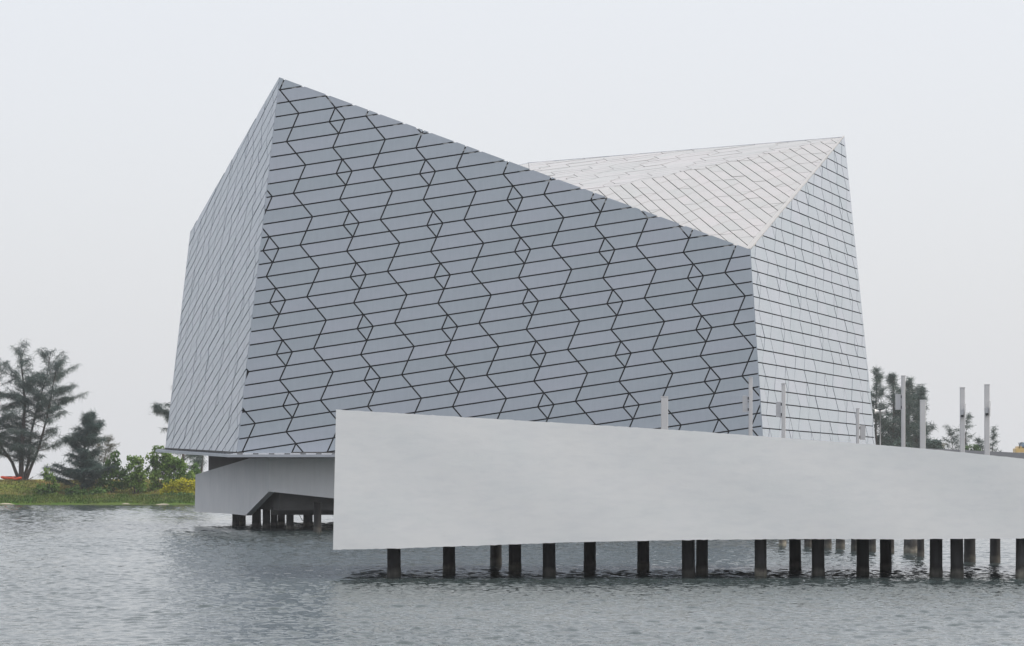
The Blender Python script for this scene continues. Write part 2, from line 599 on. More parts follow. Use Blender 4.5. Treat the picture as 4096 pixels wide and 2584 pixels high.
def area2(p):
    return 0.5 * sum(p[i][0] * p[(i + 1) % len(p)][1] - p[(i + 1) % len(p)][0] * p[i][1] for i in range(len(p)))


def clip_half(poly, p, q, off=0.0):
    """keep the part of poly left of line p->q, shifted inward by off"""
    dx, dy = q[0] - p[0], q[1] - p[1]
    L = math.hypot(dx, dy)
    if L < 1e-9: return poly
    nx_, ny_ = -dy / L, dx / L
    def s(r): return (r[0] - p[0]) * nx_ + (r[1] - p[1]) * ny_ - off
    out = []
    for i in range(len(poly)):
        a, b = poly[i], poly[(i + 1) % len(poly)]
        sa, sb = s(a), s(b)
        if sa >= 0: out.append(a)
        if (sa >= 0) != (sb >= 0):
            t = sa / (sa - sb)
            out.append((a[0] + t * (b[0] - a[0]), a[1] + t * (b[1] - a[1])))
    return out


ALL_PANELS = []        # (pixel area, facade object, polygon 3d outer, normal)


def facade(name, corners, pl, mapper, rng, gap=0.044, thick=0.07, roof=False):
    n = pl[1]
    u = (corners[1] - corners[0]).normalized()
    w_ = n.cross(u).normalized()
    o0 = corners[0]
    to2 = lambda p: ((p - o0).dot(u), (p - o0).dot(w_))
    to3 = lambda q: o0 + u * q[0] + w_ * q[1]
    bd = [to2(c) for c in corners]
    if area2(bd) < 0: bd.reverse()
    cen = sum((Vector(c) for c in corners), Vector()) / len(corners)
    back = [c - n * 0.16 + (cen - c).normalized() * 0.12 for c in corners]
    m = MB(); m.prism(back, -n * 0.15)
    fo = m.build(name, M_BACK, museum)
    for cell in cells(*rng):
        q = [to2(mapper(c, v)) for c, v in cell]
        if abs(area2(q)) < 1e-4: continue
        if area2(q) < 0: q.reverse()
        r = q
        for i in range(len(bd)):
            r = clip_half(r, bd[i], bd[(i + 1) % len(bd)], 0.012)
            if len(r) < 3: break
        if len(r) < 3: continue
        for i in range(len(q)):
            r = clip_half(r, q[i], q[(i + 1) % len(q)], gap)
            if len(r) < 3: break
        if len(r) < 3 or abs(area2(r)) < 0.02: continue
        p3 = [to3(p) + n * 0.0 for p in r]
        pp = [((p.x / p.y) * F, (p.z - CH) / p.y * F) for p in p3]
        ALL_PANELS.append((abs(area2(pp)), fo, p3, n, thick, roof))
    return fo


# front face: lattice measured on the photograph (frontal plane)
def map_front(c, v):
    cp, vv = c + 0.547, v + 3
    x = 1492.5 + 326.0 * cp + vv * (7.15 + 0.36 * cp)
    y = 671.0 - 50.5 * cp + 51.75 * vv
    return hit(x, y, plF)
f_front = facade('front_facade', [D, C, B, A], plF, map_front, (-16, 28, -4, 7))


def map_right(c, v):
    l = hit(3000 + 3.8 * v, 1027 + 52.7 * v, plR); r = hit(3437 + 5.2 * v, 1164.8 + 45.04 * v, plR)
    return l + (r - l) * (0.0379 + 0.1693 * c)
f_right = facade('right_facade', [C, H, Fp, B], plR, map_right, (-16, 18, -2, 8), gap=0.038)


def map_left(c, v):
    k = hit(1000.6 - 5.9 * v, 1316.8 + 54.0 * v, plL); g = hit(643 - 6.2 * v, 1913.5 + 47.7 * v, plL)
    return k + (g - k) * (0.125 - (c - 1.097) * 0.19)
f_left = facade('left_facade', [I, D, A, E], plL, map_left, (-34, 14, -6, 4), gap=0.038)

k0 = hit(2904, 648, plN)
euN = (hit(3144.8, 822.3, plN) - k0).normalized()
k9 = hit(2904 - 42.4 * 9, 648 + 9.24 * 9, plN)
evN = (k9 - k0) - euN * (k9 - k0).dot(euN)
evN = evN / 9


def map_near(c, v):
    return k0 + euN * (c * 5.17) + evN * v
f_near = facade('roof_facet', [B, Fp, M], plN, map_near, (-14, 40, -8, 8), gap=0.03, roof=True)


def affine(pl, a, b, spacing):
    p0 = hit(*a, pl); eu = (hit(*b, pl) - p0).normalized()
    ev = pl[1].cross(eu).normalized() * spacing
    return lambda c, v: p0 + eu * (c * 5.17) + ev * v
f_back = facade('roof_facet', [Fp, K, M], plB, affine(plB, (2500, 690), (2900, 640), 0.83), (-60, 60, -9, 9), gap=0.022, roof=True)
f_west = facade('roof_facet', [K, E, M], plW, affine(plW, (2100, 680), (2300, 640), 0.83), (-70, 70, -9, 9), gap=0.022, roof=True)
plS = plane_of(E, A, M, inside)
plT = plane_of(A, B, M, inside)
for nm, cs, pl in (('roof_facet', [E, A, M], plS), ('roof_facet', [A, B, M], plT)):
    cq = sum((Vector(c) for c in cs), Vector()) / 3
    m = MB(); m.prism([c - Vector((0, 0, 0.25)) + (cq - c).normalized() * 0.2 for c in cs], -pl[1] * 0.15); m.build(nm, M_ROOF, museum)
for cs in ([H, KB, K, Fp], [KB, I, E, K]):
    m = MB(); m.add(cs, [(0, 1, 2, 3)])
    m.prism([c for c in cs], (Vector((2, 190, 12)) - sum((Vector(c) for c in cs), Vector()) / 4).normalized() * 0.2)
    m.build('back_wall', M_PANEL, museum)
m = MB(); m.prism([D, I, KB, H, C], Vector((0, 0, 0.2))); m.build('floor_slab', M_BEAM, museum)

ALL_PANELS.sort(key=lambda t: -t[0])
rest_v, rest_f, rest_t = [], [], []
rest_m = []
for i, (ar, fo, p3, n, th, roof) in enumerate(ALL_PANELS):
    jit = random.uniform(-0.010, 0.010)
    tilt = [random.uniform(-0.006, 0.006) for _ in p3]
    outer = [p + n * (jit + tl) for p, tl in zip(p3, tilt)]
    inner = [p - n * th for p in p3]
    k = len(p3)
    fcs = [tuple(range(k)), tuple(range(2 * k - 1, k - 1, -1))] + [(a, k + a, k + (a + 1) % k, (a + 1) % k) for a in range(k)]
    vv = outer + inner
    nn = (outer[1] - outer[0]).cross(outer[2] - outer[0])
    if nn.dot(n) < 0:
        fcs = [tuple(reversed(q)) for q in fcs]
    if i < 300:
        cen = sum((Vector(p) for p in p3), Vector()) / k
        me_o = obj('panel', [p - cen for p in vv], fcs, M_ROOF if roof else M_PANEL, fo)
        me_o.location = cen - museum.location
    else:
        b0 = len(rest_v)
        rest_v += [p - museum.location for p in vv]
        rest_f += [tuple(b0 + a for a in q) for q in fcs]
        rest_t += [random.random()] * len(vv)
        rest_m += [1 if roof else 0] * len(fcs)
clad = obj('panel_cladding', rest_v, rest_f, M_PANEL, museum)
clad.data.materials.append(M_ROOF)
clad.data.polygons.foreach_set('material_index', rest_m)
at = clad.data.attributes.new('tone', 'FLOAT', 'POINT')
at.data.foreach_set('value', rest_t)
clad['kind'] = 'stuff'
print('PANELS', len(ALL_PANELS))

# pale edge strip along the roof corner
wv = (M - B); wv = (wv - (Fp - B).normalized() * wv.dot((Fp - B).normalized())).normalized()
m = MB(); m.prism([B + plN[1] * 0.02, Fp + plN[1] * 0.02, Fp + plN[1] * 0.02 + wv * 0.10, B + plN[1] * 0.02 + wv * 0.36], plN[1] * 0.05)
m.build('edge_trim', M_TRIM, museum)

# steel rim round the base
rim_o = [P(912, 1818, 175.0), P(3085, 1818, 175.0), P(3535, 1815, 208.5), KB + Vector((0, 1.5, 0)), P(622, 1799, 201.0)]
rim_i = [D, C, H, KB, I]
m = MB()
n = len(rim_o)
to = [p.copy() for p in rim_o]; bo = [p - Vector((0, 0, 0.17)) for p in rim_o]
ti = [Vector((p.x, p.y, q.z)) + (inside - p) * 0.02 for p, q in zip(rim_i, rim_o)]; bi = [p - Vector((0, 0, 0.17)) for p in ti]
pts = to + bo + ti + bi
fc = []
for i in range(n):
    j = (i + 1) % n
    fc += [(n + i, n + j, j, i), (i, j, 2 * n + j, 2 * n + i), (3 * n + i, 3 * n + j, n + j, n + i), (2 * n + i, 2 * n + j, 3 * n + j, 3 * n + i)]
m.add(pts, fc)
m.build('base_rim', M_RIM, museum)
m = MB()
for a, b, cnt in ((to[0], to[4], 30), (to[0], to[1], 34)):
    for k in range(cnt):
        p = a + (b - a) * ((k + 0.5) / cnt)
        q = p + (inside - p) * 0.012
        m.box((q.x, q.y, p.z + 0.035), (0.34, 0.22, 0.08), math.atan2(b.y - a.y, b.x - a.x))
br = m.build('rim_bracket', M_DARK, museum); br['kind'] = 'stuff'

# ------------------------------------------------------------------ platform under the building
plat = empty('concrete_platform', (0, 190, 0))
tag(plat, 'grey concrete platform on piles carrying the panelled building', 'platform')
core = [(-15.35, 178.7), (-22.1, 200.2), (-15.5, 219), (24.5, 210), (16.4, 178.7)]
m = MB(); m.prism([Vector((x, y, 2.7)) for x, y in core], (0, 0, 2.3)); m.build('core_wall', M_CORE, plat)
DC = 178.0
lend = 198.5
pr_l = []   # left apron wall, traced corners at their own distances along the wall
pc = P(1075, 1831, DC); pe_x = (779 - 2048) / F * lend
def on_apron(px, py):
    # wall line in plan from (pc.x, DC) to (pe_x, lend)
    a = (pe_x - pc.x) / (lend - DC)
    k = (px - 2048) / F
    d = (pc.x - a * DC) / (k - a)
    return P(px, py, d)
ap = [on_apron(*q) for q in ((1075, 1831), (995, 1834), (782, 1898), (779, 2045), (823, 2049), (926, 2055.5), (982, 2062), (1075, 1966))]
nrm = Vector((lend - DC, pc.x - pe_x, 0)).normalized()
m = MB(); m.prism(ap, nrm * 0.4); m.build('apron_wall', M_CONC, plat)
fr = [P(1075.5, 1831, DC), P(1075.5, 1966, DC), P(1330, 1993, DC), P(2100, 2075, DC), P(3057, 2075, DC), P(3057, 1831, DC)]
m = MB(); m.prism(fr, (0, 0.4, 0)); m.build('apron_wall', M_CONC, plat)
m = MB()
cc = Vector((1, 195, 0))
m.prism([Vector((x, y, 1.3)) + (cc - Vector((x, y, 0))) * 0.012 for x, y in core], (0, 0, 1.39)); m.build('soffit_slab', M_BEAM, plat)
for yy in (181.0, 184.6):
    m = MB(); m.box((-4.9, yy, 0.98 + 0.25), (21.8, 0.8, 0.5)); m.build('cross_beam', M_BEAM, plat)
for px, wpx, by in ((943, 28, 2104), (968, 30, 2101), (1026, 36, 2107), (1066, 31, 2112), (1096, 27, 2106), (1125, 30, 2104), (1160, 30, 2118), (1232, 38, 2107), (1270, 31, 2128), (1420, 30, 2118), (1600, 30, 2120), (1850, 30, 2118)):
    d = depth_at_water(by)
    x = (px - 2048) / F * d
    r = wpx / F * d / 2
    m = MB()
    m.tube([(x, d, -1.5), (x, d, 0.35), (x, d, 0.37), (x, d, 1.9)], [r * 1.03, r * 1.03, r, r], 14)
    m.build('pile', M_PILE, plat, True)
m = MB()
cab = [P(1196 + 30 * t, 2055 + 36 * math.sin(t * 2.2) - 10 * t, 182) for t in [k / 10 for k in range(11)]]
m.tube(cab, 0.02, 5); m.build('hanging_cable', M_BLACK, plat)

# ------------------------------------------------------------------ white bridge wall, deck and piles
bridge = empty('white_footbridge', (8, 98, 0))
tag(bridge, 'long white rendered footbridge on round concrete piles in front of the building', 'bridge')
YB = 95.4
top_px = [(1344, 1638), (1800, 1665), (2250, 1692), (2670, 1718), (2800, 1726), (3200, 1757), (3505, 1779), (3704, 1795), (3859, 1810), (4096, 1835), (4500, 1883)]
bot_px = [(1332, 2199), (1605, 2193), (1826, 2185.5), (2222, 2171), (2500, 2164), (2786, 2159.5), (3277, 2156), (3594, 2157), (4096, 2154), (4500, 2152)]


def interp(tab, x):
    for (x0, y0), (x1, y1) in zip(tab[:-1], tab[1:]):
        if x <= x1:
            return y0 + (y1 - y0) * (x - x0) / (x1 - x0)
    return tab[-1][1]


NXW, NZW, TW = 220, 8, 0.32
vs, fs = [], []
prof = []
for i in range(NXW + 1):
    s = i / NXW
    tx, bx_ = 1344 + (4500 - 1344) * s, 1332 + (4500 - 1332) * s
    tp = P(tx, interp(top_px, tx) + random.gauss(0, 0.5), YB)
    bp = P(bx_, interp(bot_px, bx_) + random.gauss(0, 0.7), YB)
    prof.append((tp, bp))
for side in (0, 1):
    for i, (tp, bp) in enumerate(prof):
        for j in range(NZW + 1):
            p = bp + (tp - bp) * (j / NZW)
            wob = 0.012 * math.sin(p.x * 0.7 + p.z * 1.3) + 0.008 * math.sin(p.x * 1.9 - p.z * 0.8)
            e = 0.0
            q = Vector((p.x, p.y + (TW - e if side else e) + wob * (0 if side else 1), p.z))
            vs.append(q - bridge.location)
S = (NXW + 1) * (NZW + 1)
for i in range(NXW):
    for j in range(NZW):
        a = i * (NZW + 1) + j; b = a + NZW + 1
        fs.append((a, b, b + 1, a + 1))
        fs.append((S + a, S + a + 1, S + b + 1, S + b))
    a = i * (NZW + 1); b = a + NZW + 1
    fs.append((a, S + a, S + b, b))
    fs.append((a + NZW, b + NZW, S + b + NZW, S + a + NZW))
for i in (0, NXW):
    for j in range(NZW):
        a = i * (NZW + 1) + j
        fs.append((a, a + 1, S + a + 1, S + a) if i == 0 else (a, S + a, S + a + 1, a + 1))
wall = obj('parapet_wall', vs, fs, M_WALL, bridge)
# deck behind the wall, and the far parapet
m = MB()
DW = 13.0
for i in range(0, NXW, 20):
    (t0, b0), (t1, b1) = prof[i], prof[i + 20]
    z0, z1 = t0.z - 1.15, t1.z - 1.15
    y0, y1 = YB + TW + 0.01, YB + TW + DW
    th = 0.9
    m.add([(t0.x, y0, z0), (t1.x, y0, z1), (t1.x, y1, z1), (t0.x, y1, z0), (t0.x, y0, z0 - th), (t1.x, y0, z1 - th), (t1.x, y1, z1 - th), (t0.x, y1, z0 - th)],
          [(0, 1, 2, 3), (7, 6, 5, 4), (0, 4, 5, 1), (2, 6, 7, 3)] + ([(3, 7, 4, 0)] if i == 0 else []))
m.build('deck', M_BEAM, bridge)
m = MB()
for i in range(0, NXW, 20):
    (t0, b0), (t1, b1) = prof[i], prof[i + 20]
    z0, z1 = b0.z + 0.06, b1.z + 0.06
    y0, y1 = YB + TW + 0.01, YB + TW + DW
    th = 0.35
    m.add([(b0.x, y0, z0), (b1.x, y0, z1), (b1.x, y1, z1), (b0.x, y1, z0), (b0.x, y0, z0 + th), (b1.x, y0, z1 + th), (b1.x, y1, z1 + th), (b0.x, y1, z0 + th)],
          [(3, 2, 1, 0), (4, 5, 6, 7), (1, 5, 4, 0), (3, 7, 6, 2)] + ([(0, 4, 7, 3)] if i == 0 else []))
m.build('soffit', M_BEAM, bridge)
m = MB()
yf = YB + TW + DW
fpts = [P(3560, 1790, yf), P(3640, 1790.5, yf), P(3800, 1797, yf), P(4096, 1812, yf), P(4500, 1832, yf)]
for a, b in zip(fpts[:-1], fpts[1:]):
    m.prism([a, b, Vector((b.x, b.y, b.z - 2.0)), Vector((a.x, a.y, a.z - 2.0))], (0, 0.3, 0))
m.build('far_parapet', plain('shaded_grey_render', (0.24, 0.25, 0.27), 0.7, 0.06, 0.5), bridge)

piles = [(1577, 54, 2310), (1798, 49, 2288), (1985, 46, 2262), (2061, 50, 2285), (2198, 51, 2305), (2359, 48, 2276), (2574, 48, 2280), (2755, 52, 2308),
         (2806, 47, 2300), (3043, 48, 2308), (3183, 47, 2278), (3275, 51, 2308), (3451, 50, 2300), (3545, 46, 2284), (3744, 51, 2308), (3830, 52, 2310),
         (3879, 46, 2248), (3980, 42, 2252), (3645, 60, 2214), (3684, 28, 2228), (4085, 48, 2312),
         (3487, 30, 2206), (3420, 34, 2203), (3360, 36, 2196), (3310, 30, 2192), (3235, 34, 2188), (3130, 30, 2184), (3560, 34, 2212), (4180, 50, 2306), (4260, 46, 2280)]
for px, wpx, by in piles:
    d = depth_at_water(by)
    x = (px - 2048) / F * d
    r = wpx / F * d / 2
    zt = 2.1
    m = MB()
    lean = random.uniform(-0.02, 0.02)
    m.tube([(x, d, -1.5), (x + lean, d, 0.30), (x + lean, d, 0.33), (x + lean * 2, d, zt)], [r * 1.04, r * 1.04, r, r * 0.99], 16)
    m.build('pile', M_PILE, bridge, True)
# pile caps tying the rows under the deck
for px in (1600, 2000, 2400, 2800, 3200, 3600, 4000):
    x = (px - 2048) / F * 100
    m = MB(); m.box((x, YB + TW + 0.05 + DW / 2, 2.25), (0.7, DW - 0.2, 0.6)); m.build('pile_cap', M_BEAM, bridge)


# ------------------------------------------------------------------ lamp posts on the bridge deck
def lamp_post(x0, x1, topy, d, lamp, label):
    """lamp: None or (x0, x1, y0, y1, 'side'|'front')"""
    wpx = x1 - x0
    xc = ((x0 + x1) / 2 - 2048) / F * d
    ztop = CH + (HZ - topy) / F * d
    px = (x0 + x1) / 2
    zb = CH + (HZ - interp(top_px, px)) / F * YB - 1.15
    r = empty('lamp_post', (xc, d, zb))
    tag(r, label, 'lamp post', 'lamp posts on the bridge deck')
    wm = wpx / F * d
    dm = 0.20 if wm < 0.16 else 0.12
    m = MB()
    m.box((xc, d, (zb + ztop - 0.03) / 2), (wm, dm, ztop - 0.03 - zb), 0, 0.012); m.build('post', M_POST, r)
    m = MB(); m.box((xc, d, ztop - 0.015), (wm + 0.012, dm + 0.012, 0.03)); m.build('cap', M_DARK if False else M_POST, r)
    m = MB(); m.box((xc, d, zb + 0.012), (wm + 0.16, dm + 0.16, 0.024)); m.build('base_plate', M_POST, r)
    if lamp:
        a, b, y0, y1, kind = lamp
        lx = ((a + b) / 2 - 2048) / F * d; lw = (b - a) / F * d
        z0 = CH + (HZ - y1) / F * d; z1 = CH + (HZ - y0) / F * d
        if kind == 'side':
            m = MB(); m.box((lx, d - 0.02, (z0 + z1) / 2), (lw, 0.05, z1 - z0), 0, 0.008); m.build('lamp_panel', M_LAMP, r)
            sgn = 1 if lx < xc else -1
            gx0 = lx + sgn * lw / 2; gx1 = xc - sgn * wm / 2
            for zz in (z0 + 0.09, z1 - 0.09):
                m = MB(); m.box(((gx0 + gx1) / 2, d - 0.02, zz), (abs(gx1 - gx0) + 0.02, 0.045, 0.10)); m.build('bracket', M_DARK, r)
        else:
            # panel turned edge-on, held in front of the post by a housing
            m = MB(); m.box((xc + wm * 0.30, d - dm / 2 - 0.17, (z0 + z1) / 2), (0.032, 0.24, z1 - z0)); m.build('lamp_panel', M_HORN, r)
            m = MB(); m.box((xc - wm * 0.15, d - dm / 2 - 0.10, z0 + 0.21), (wm * 0.62, 0.14, 0.20), 0, 0.01); m.build('lamp_housing', M_LAMP, r)
            m = MB(); m.box((xc - wm * 0.12, d - dm / 2 - 0.05, z0 + 0.07), (wm * 0.5, 0.09, 0.08)); m.build('bracket', M_DARK, r)
    return r


lamp_post(2644, 2672, 1585, 98.5, None, 'plain grey post farthest left on the bridge, in front of the dark facade')
lamp_post(2995, 3009, 1508, 99.5, (2970, 2991, 1583, 1648, 'side'), 'grey lamp post with a lamp panel at the corner between the two facades')
lamp_post(3127, 3141, 1533, 99.5, (3104, 3123, 1607, 1668, 'side'), 'grey lamp post with a left lamp panel in front of the pale right facade')
lamp_post(3425, 3436, 1633, 101, (3440, 3461, 1702, 1759, 'side'), 'short grey lamp post with its lamp panel on the right side')
lamp_post(3606, 3620, 1502, 99.5, (3581, 3603, 1577, 1639, 'side'), 'tallest grey lamp post, with a lamp panel before the dark trees')
lamp_post(3680, 3702, 1599, 98.5, None, 'plain wide grey post at the right edge of the dark trees')
lamp_post(3840, 3859, 1549, 98.5, (3840, 3860, 1616, 1672, 'front'), 'grey post with edge-on lamp panel in front of the small airy tree')
lamp_post(3938, 3958, 1537, 98.5, (3938, 3958, 1605, 1665, 'front'), 'rightmost grey post, with an edge-on lamp panel')

# horn loudspeakers
d = 102.5
hx = (3521 - 2048) / F * d; hz = CH + (HZ - 1646) / F * d
zb = 3.7
hp = empty('horn_loudspeaker_pole', (hx, d, zb))
tag(hp, 'thin pole with two white horn loudspeakers beside the right facade', 'loudspeaker')
m = MB(); m.tube([(hx, d, zb), (hx, d, hz + 0.02)], 0.022, 10); m.build('pole', M_GALV, hp, True)
m = MB(); m.box((hx, d, hz + 0.03), (0.10, 0.07, 0.12)); m.build('clamp', M_DARK, hp)
for s in (-1, 1):
    m = MB()
    yy = -0.05 * s
    m.tube([(hx + s * 0.02, d, hz), (hx + s * 0.07, d + yy * 0.3, hz), (hx + s * 0.10, d + yy * 0.6, hz), (hx + s * 0.165, d + yy, hz), (hx + s * 0.19, d + yy * 1.1, hz)],
           [0.045, 0.055, 0.058, 0.085, 0.098], 16)
    m.build('horn', M_HORN, hp, True)
    m = MB(); m.tube([(hx + s * 0.191, d + yy * 1.1, hz), (hx + s * 0.194, d + yy * 1.1, hz)], [0.080, 0.078], 16); m.build('horn_mouth', M_LAMP, hp, True)


# ------------------------------------------------------------------ trees
class Leaves:
    def __init__(self): self.v = []

    def needles(self, c, n, spread, lmin, lmax, wd, droop):
        """n thin blades round point c"""
        c = np.array(c)
        p = c + RNG.normal(0, 1, (n, 3)) * np.array(spread)
        dr = RNG.normal(0, 1, (n, 3)) * np.array([0.7, 0.7, 0.45])
        dr[:, 2] += droop
        dr /= np.linalg.norm(dr, axis=1)[:, None]
        L = RNG.uniform(lmin, lmax, (n, 1))
        a = RNG.normal(0, 1, (n, 3))
        s = np.cross(dr, a); s /= np.linalg.norm(s, axis=1)[:, None] + 1e-9
        s *= wd * RNG.uniform(0.6, 1.3, (n, 1))
        q = np.stack([p - s * 0.6, p + s * 0.6, p + dr * L + s * 0.35, p + dr * L - s * 0.35], 1)
        self.v.append(q.reshape(-1, 3))

    def leaves(self, c, n, spread, size):
        c = np.array(c)
        p = c + RNG.normal(0, 1, (n, 3)) * np.array(spread)
        a = RNG.normal(0, 1, (n, 3)); a[:, 2] -= 0.5; a /= np.linalg.norm(a, axis=1)[:, None]
        b = np.cross(a, RNG.normal(0, 1, (n, 3))); b /= np.linalg.norm(b, axis=1)[:, None] + 1e-9
        L = size * RNG.uniform(0.6, 1.3, (n, 1)); W = L * 0.38
        q = np.stack([p, p + a * L * 0.5 + b * W, p + a * L, p + a * L * 0.5 - b * W], 1)
        self.v.append(q.reshape(-1, 3))

    def build(self, name, mat, parent):
        v = np.concatenate(self.v) - np.array(parent_world(parent))
        n = len(v) // 4
        me = bpy.data.meshes.new(name)
        me.vertices.add(len(v)); me.vertices.foreach_set('co', v.astype(np.float32).ravel())
        me.loops.add(len(v)); me.loops.foreach_set('vertex_index', np.arange(len(v), dtype=np.int32))
        me.polygons.add(n)
        me.polygons.foreach_set('loop_start', np.arange(0, len(v), 4, dtype=np.int32))
        me.update(calc_edges=True)
        me.materials.append(mat)
        o = bpy.data.objects.new(name, me); COL.objects.link(o); o.parent = parent
        return o


def pol(stem, t):
    n = len(stem) - 1
    i = min(int(t * n), n - 1); f = t * n - i
    return stem[i] + (stem[i + 1] - stem[i]) * f


def casuarina(name, stems, radius, label, cat, group, mat, reach, crown_from=0.25, nb=26, dens=1.0, rise=0.35, droop=-0.5, wd=0.035, lens=(0.35, 0.8), shape=None, reaches=None):
    """stems: list of world polylines; branches grow from them, twigs carry drooping needle sprays"""
    root = empty(name, stems[0][0])
    tag(root, label, cat, group)
    wood, lv = MB(), Leaves()
    for si, st in enumerate(stems):
        n = len(st)
        r0 = radius * (1.0 if si == 0 else 0.65)
        wood.tube(st, [r0 * (1 - 0.88 * i / (n - 1)) for i in range(n)], 8)
        H_ = (st[-1] - st[0]).length
        for k in range(nb):
            t = crown_from + (0.985 - crown_from) * (k + random.random() * 0.8) / nb
            p = pol(st, t)
            az = random.uniform(0, 2 * math.pi)
            g = shape(t) if shape else (1 - ((t - crown_from) / (1 - crown_from))) ** 0.75 * 0.9 + 0.16
            L = (reaches[si] if reaches else reach) * g * random.choice((random.uniform(0.35, 0.8), random.uniform(0.7, 1.2)))
            el = rise + random.uniform(-0.2, 0.25) + 0.5 * (t > 0.85)
            dirv = Vector((math.cos(az) * math.cos(el), math.sin(az) * math.cos(el), math.sin(el)))
            pts = [p]
            for q in range(1, 6):
                dd = dirv.copy(); dd.z += 0.12 * q / 5 - 0.16 * (q / 5) ** 2
                pts.append(pts[-1] + dd.normalized() * (L / 5) + Vector((random.gauss(0, 0.05), random.gauss(0, 0.05), random.gauss(0, 0.04))) * L * 0.3)
            rb = r0 * 0.28 * (1 - 0.7 * t)
            wood.tube(pts, [max(0.012, rb * (1 - 0.85 * i / 5)) for i in range(6)], 5, caps=False)
            nt_ = max(3, int(L * 2.6))
            for q in range(nt_):
                s = min(0.18 + 0.84 * (q + random.random()) / nt_, 0.999)
                c = pol(pts, s)
                fwd = (pts[-1] - pts[0]).normalized()
                side = Vector((-fwd.y, fwd.x, 0)) * random.choice((-1, 1))
                tw = (fwd * 0.9 + side * random.uniform(0.2, 1.0) + Vector((0, 0, random.uniform(-0.15, 0.4)))).normalized()
                tl = (0.35 + 0.34 * L * (1 - s)) * random.uniform(0.6, 1.2)
                e = c + tw * tl
                wood.tube([c, e], [0.02, 0.008], 3, caps=False)
                ns = max(2, int(tl * 4.5))
                for u_ in range(ns):
                    cc = c.lerp(e, (u_ + random.random()) / ns)
                    lv.needles(cc, max(2, int(18 * dens)), (0.17, 0.17, 0.10), lens[0], lens[1], wd * 0.8, droop)
        top = st[-1]
        for q in range(5):
            lv.needles(top - Vector((0, 0, 0.25 * q)), int(10 * dens), (0.06 + 0.05 * q, 0.06 + 0.05 * q, 0.15), lens[0] * 0.8, lens[1] * 0.8, wd, 0.5)
    wood.build('trunk', M_BARK, root, True)
    lv.build('crown', mat, root)
    return root


def stem(pts, d, dz=0.0):
    out = []
    for i, (x, y) in enumerate(pts):
        p = P(x, y, d)
        p.y += dz * i / (len(pts) - 1)
        out.append(p)
    return out


DT = 344.0
gz = lambda px, d: HZ - (bank_z((px - 2048) / F * d, d - shore_y((px - 2048) / F * d)) - CH) / d * F


def rooted(pts, d, dz=0.0):
    s = stem(pts, d, dz)
    g = ground_at(pts[0][0], d)
    s[0] = g - Vector((0, 0, 0.15))
    return s


wide = lambda t: 0.55 + 0.5 * math.sin(min(1, max(0, (t - 0.2) / 0.8)) * math.pi) ** 0.7 - 0.35 * max(0, t - 0.75) / 0.25
casuarina('casuarina_tree',
          [rooted([(85, 1925), (84, 1840), (88, 1740), (96, 1620), (88, 1520), (72, 1398)], DT, 1.0),
           rooted([(92, 1925), (112, 1850), (118, 1740), (150, 1600), (180, 1500), (192, 1405)], DT + 0.5, 2.0),
           rooted([(102, 1925), (125, 1870), (160, 1790), (195, 1660), (215, 1560), (238, 1455)], DT + 0.6, -1.5),
           rooted([(78, 1922), (50, 1850), (10, 1790), (-20, 1690), (-10, 1580), (10, 1450)], DT, -1.0)],
          0.36, 'tall spreading grey green casuarina tree on the left bank behind the orange boats', 'tree', 'trees on the left bank', M_NEEDLE,
          4.8, 0.20, 48, 0.5, 0.32, -0.45, 0.034, (0.35, 0.8), wide)
cone = lambda t: 0.05 + 0.95 * max(0, 1 - t) ** 0.85
casuarina('conifer_tree', [rooted([(330, 1985), (332, 1880), (338, 1780), (350, 1715), (362, 1665)], 338.5, 0.4)],
          0.20, 'dark green conical conifer between the big casuarina and the leafy shrubs', 'tree', 'trees on the left bank', M_NEEDLE2,
          4.6, 0.04, 100, 0.95, 0.35, -0.2, 0.046, (0.35, 0.8), cone)
casuarina('young_casuarina_tree', [rooted([(402, 1975), (408, 1880), (420, 1820), (432, 1765)], 347, 0.4)],
          0.10, 'pale twiggy young tree just behind the dark conifer', 'tree', 'trees on the left bank', M_OLEAF,
          2.0, 0.15, 26, 0.7, 0.6, 0.1, 0.032, (0.3, 0.6), wide)
casuarina('casuarina_tree', [rooted([(735, 1950), (733, 1860), (730, 1780), (728, 1700), (735, 1620), (740, 1560)], 356, 1.0),
                             rooted([(800, 1950), (806, 1880), (812, 1800), (815, 1700), (812, 1600)], 358, 0.5),
                              stem([(734, 1740), (705, 1690), (668, 1655), (640, 1640), (618, 1630)], 356)],
          0.22, 'casuarina tree mostly hidden behind the left end of the building', 'tree', 'trees on the left bank', M_NEEDLE,
          3.6, 0.12, 24, 0.9, 0.22, -0.6, 0.034, (0.4, 0.9), lambda t: 0.75, reaches=(3.2, 3.6, 0.8))


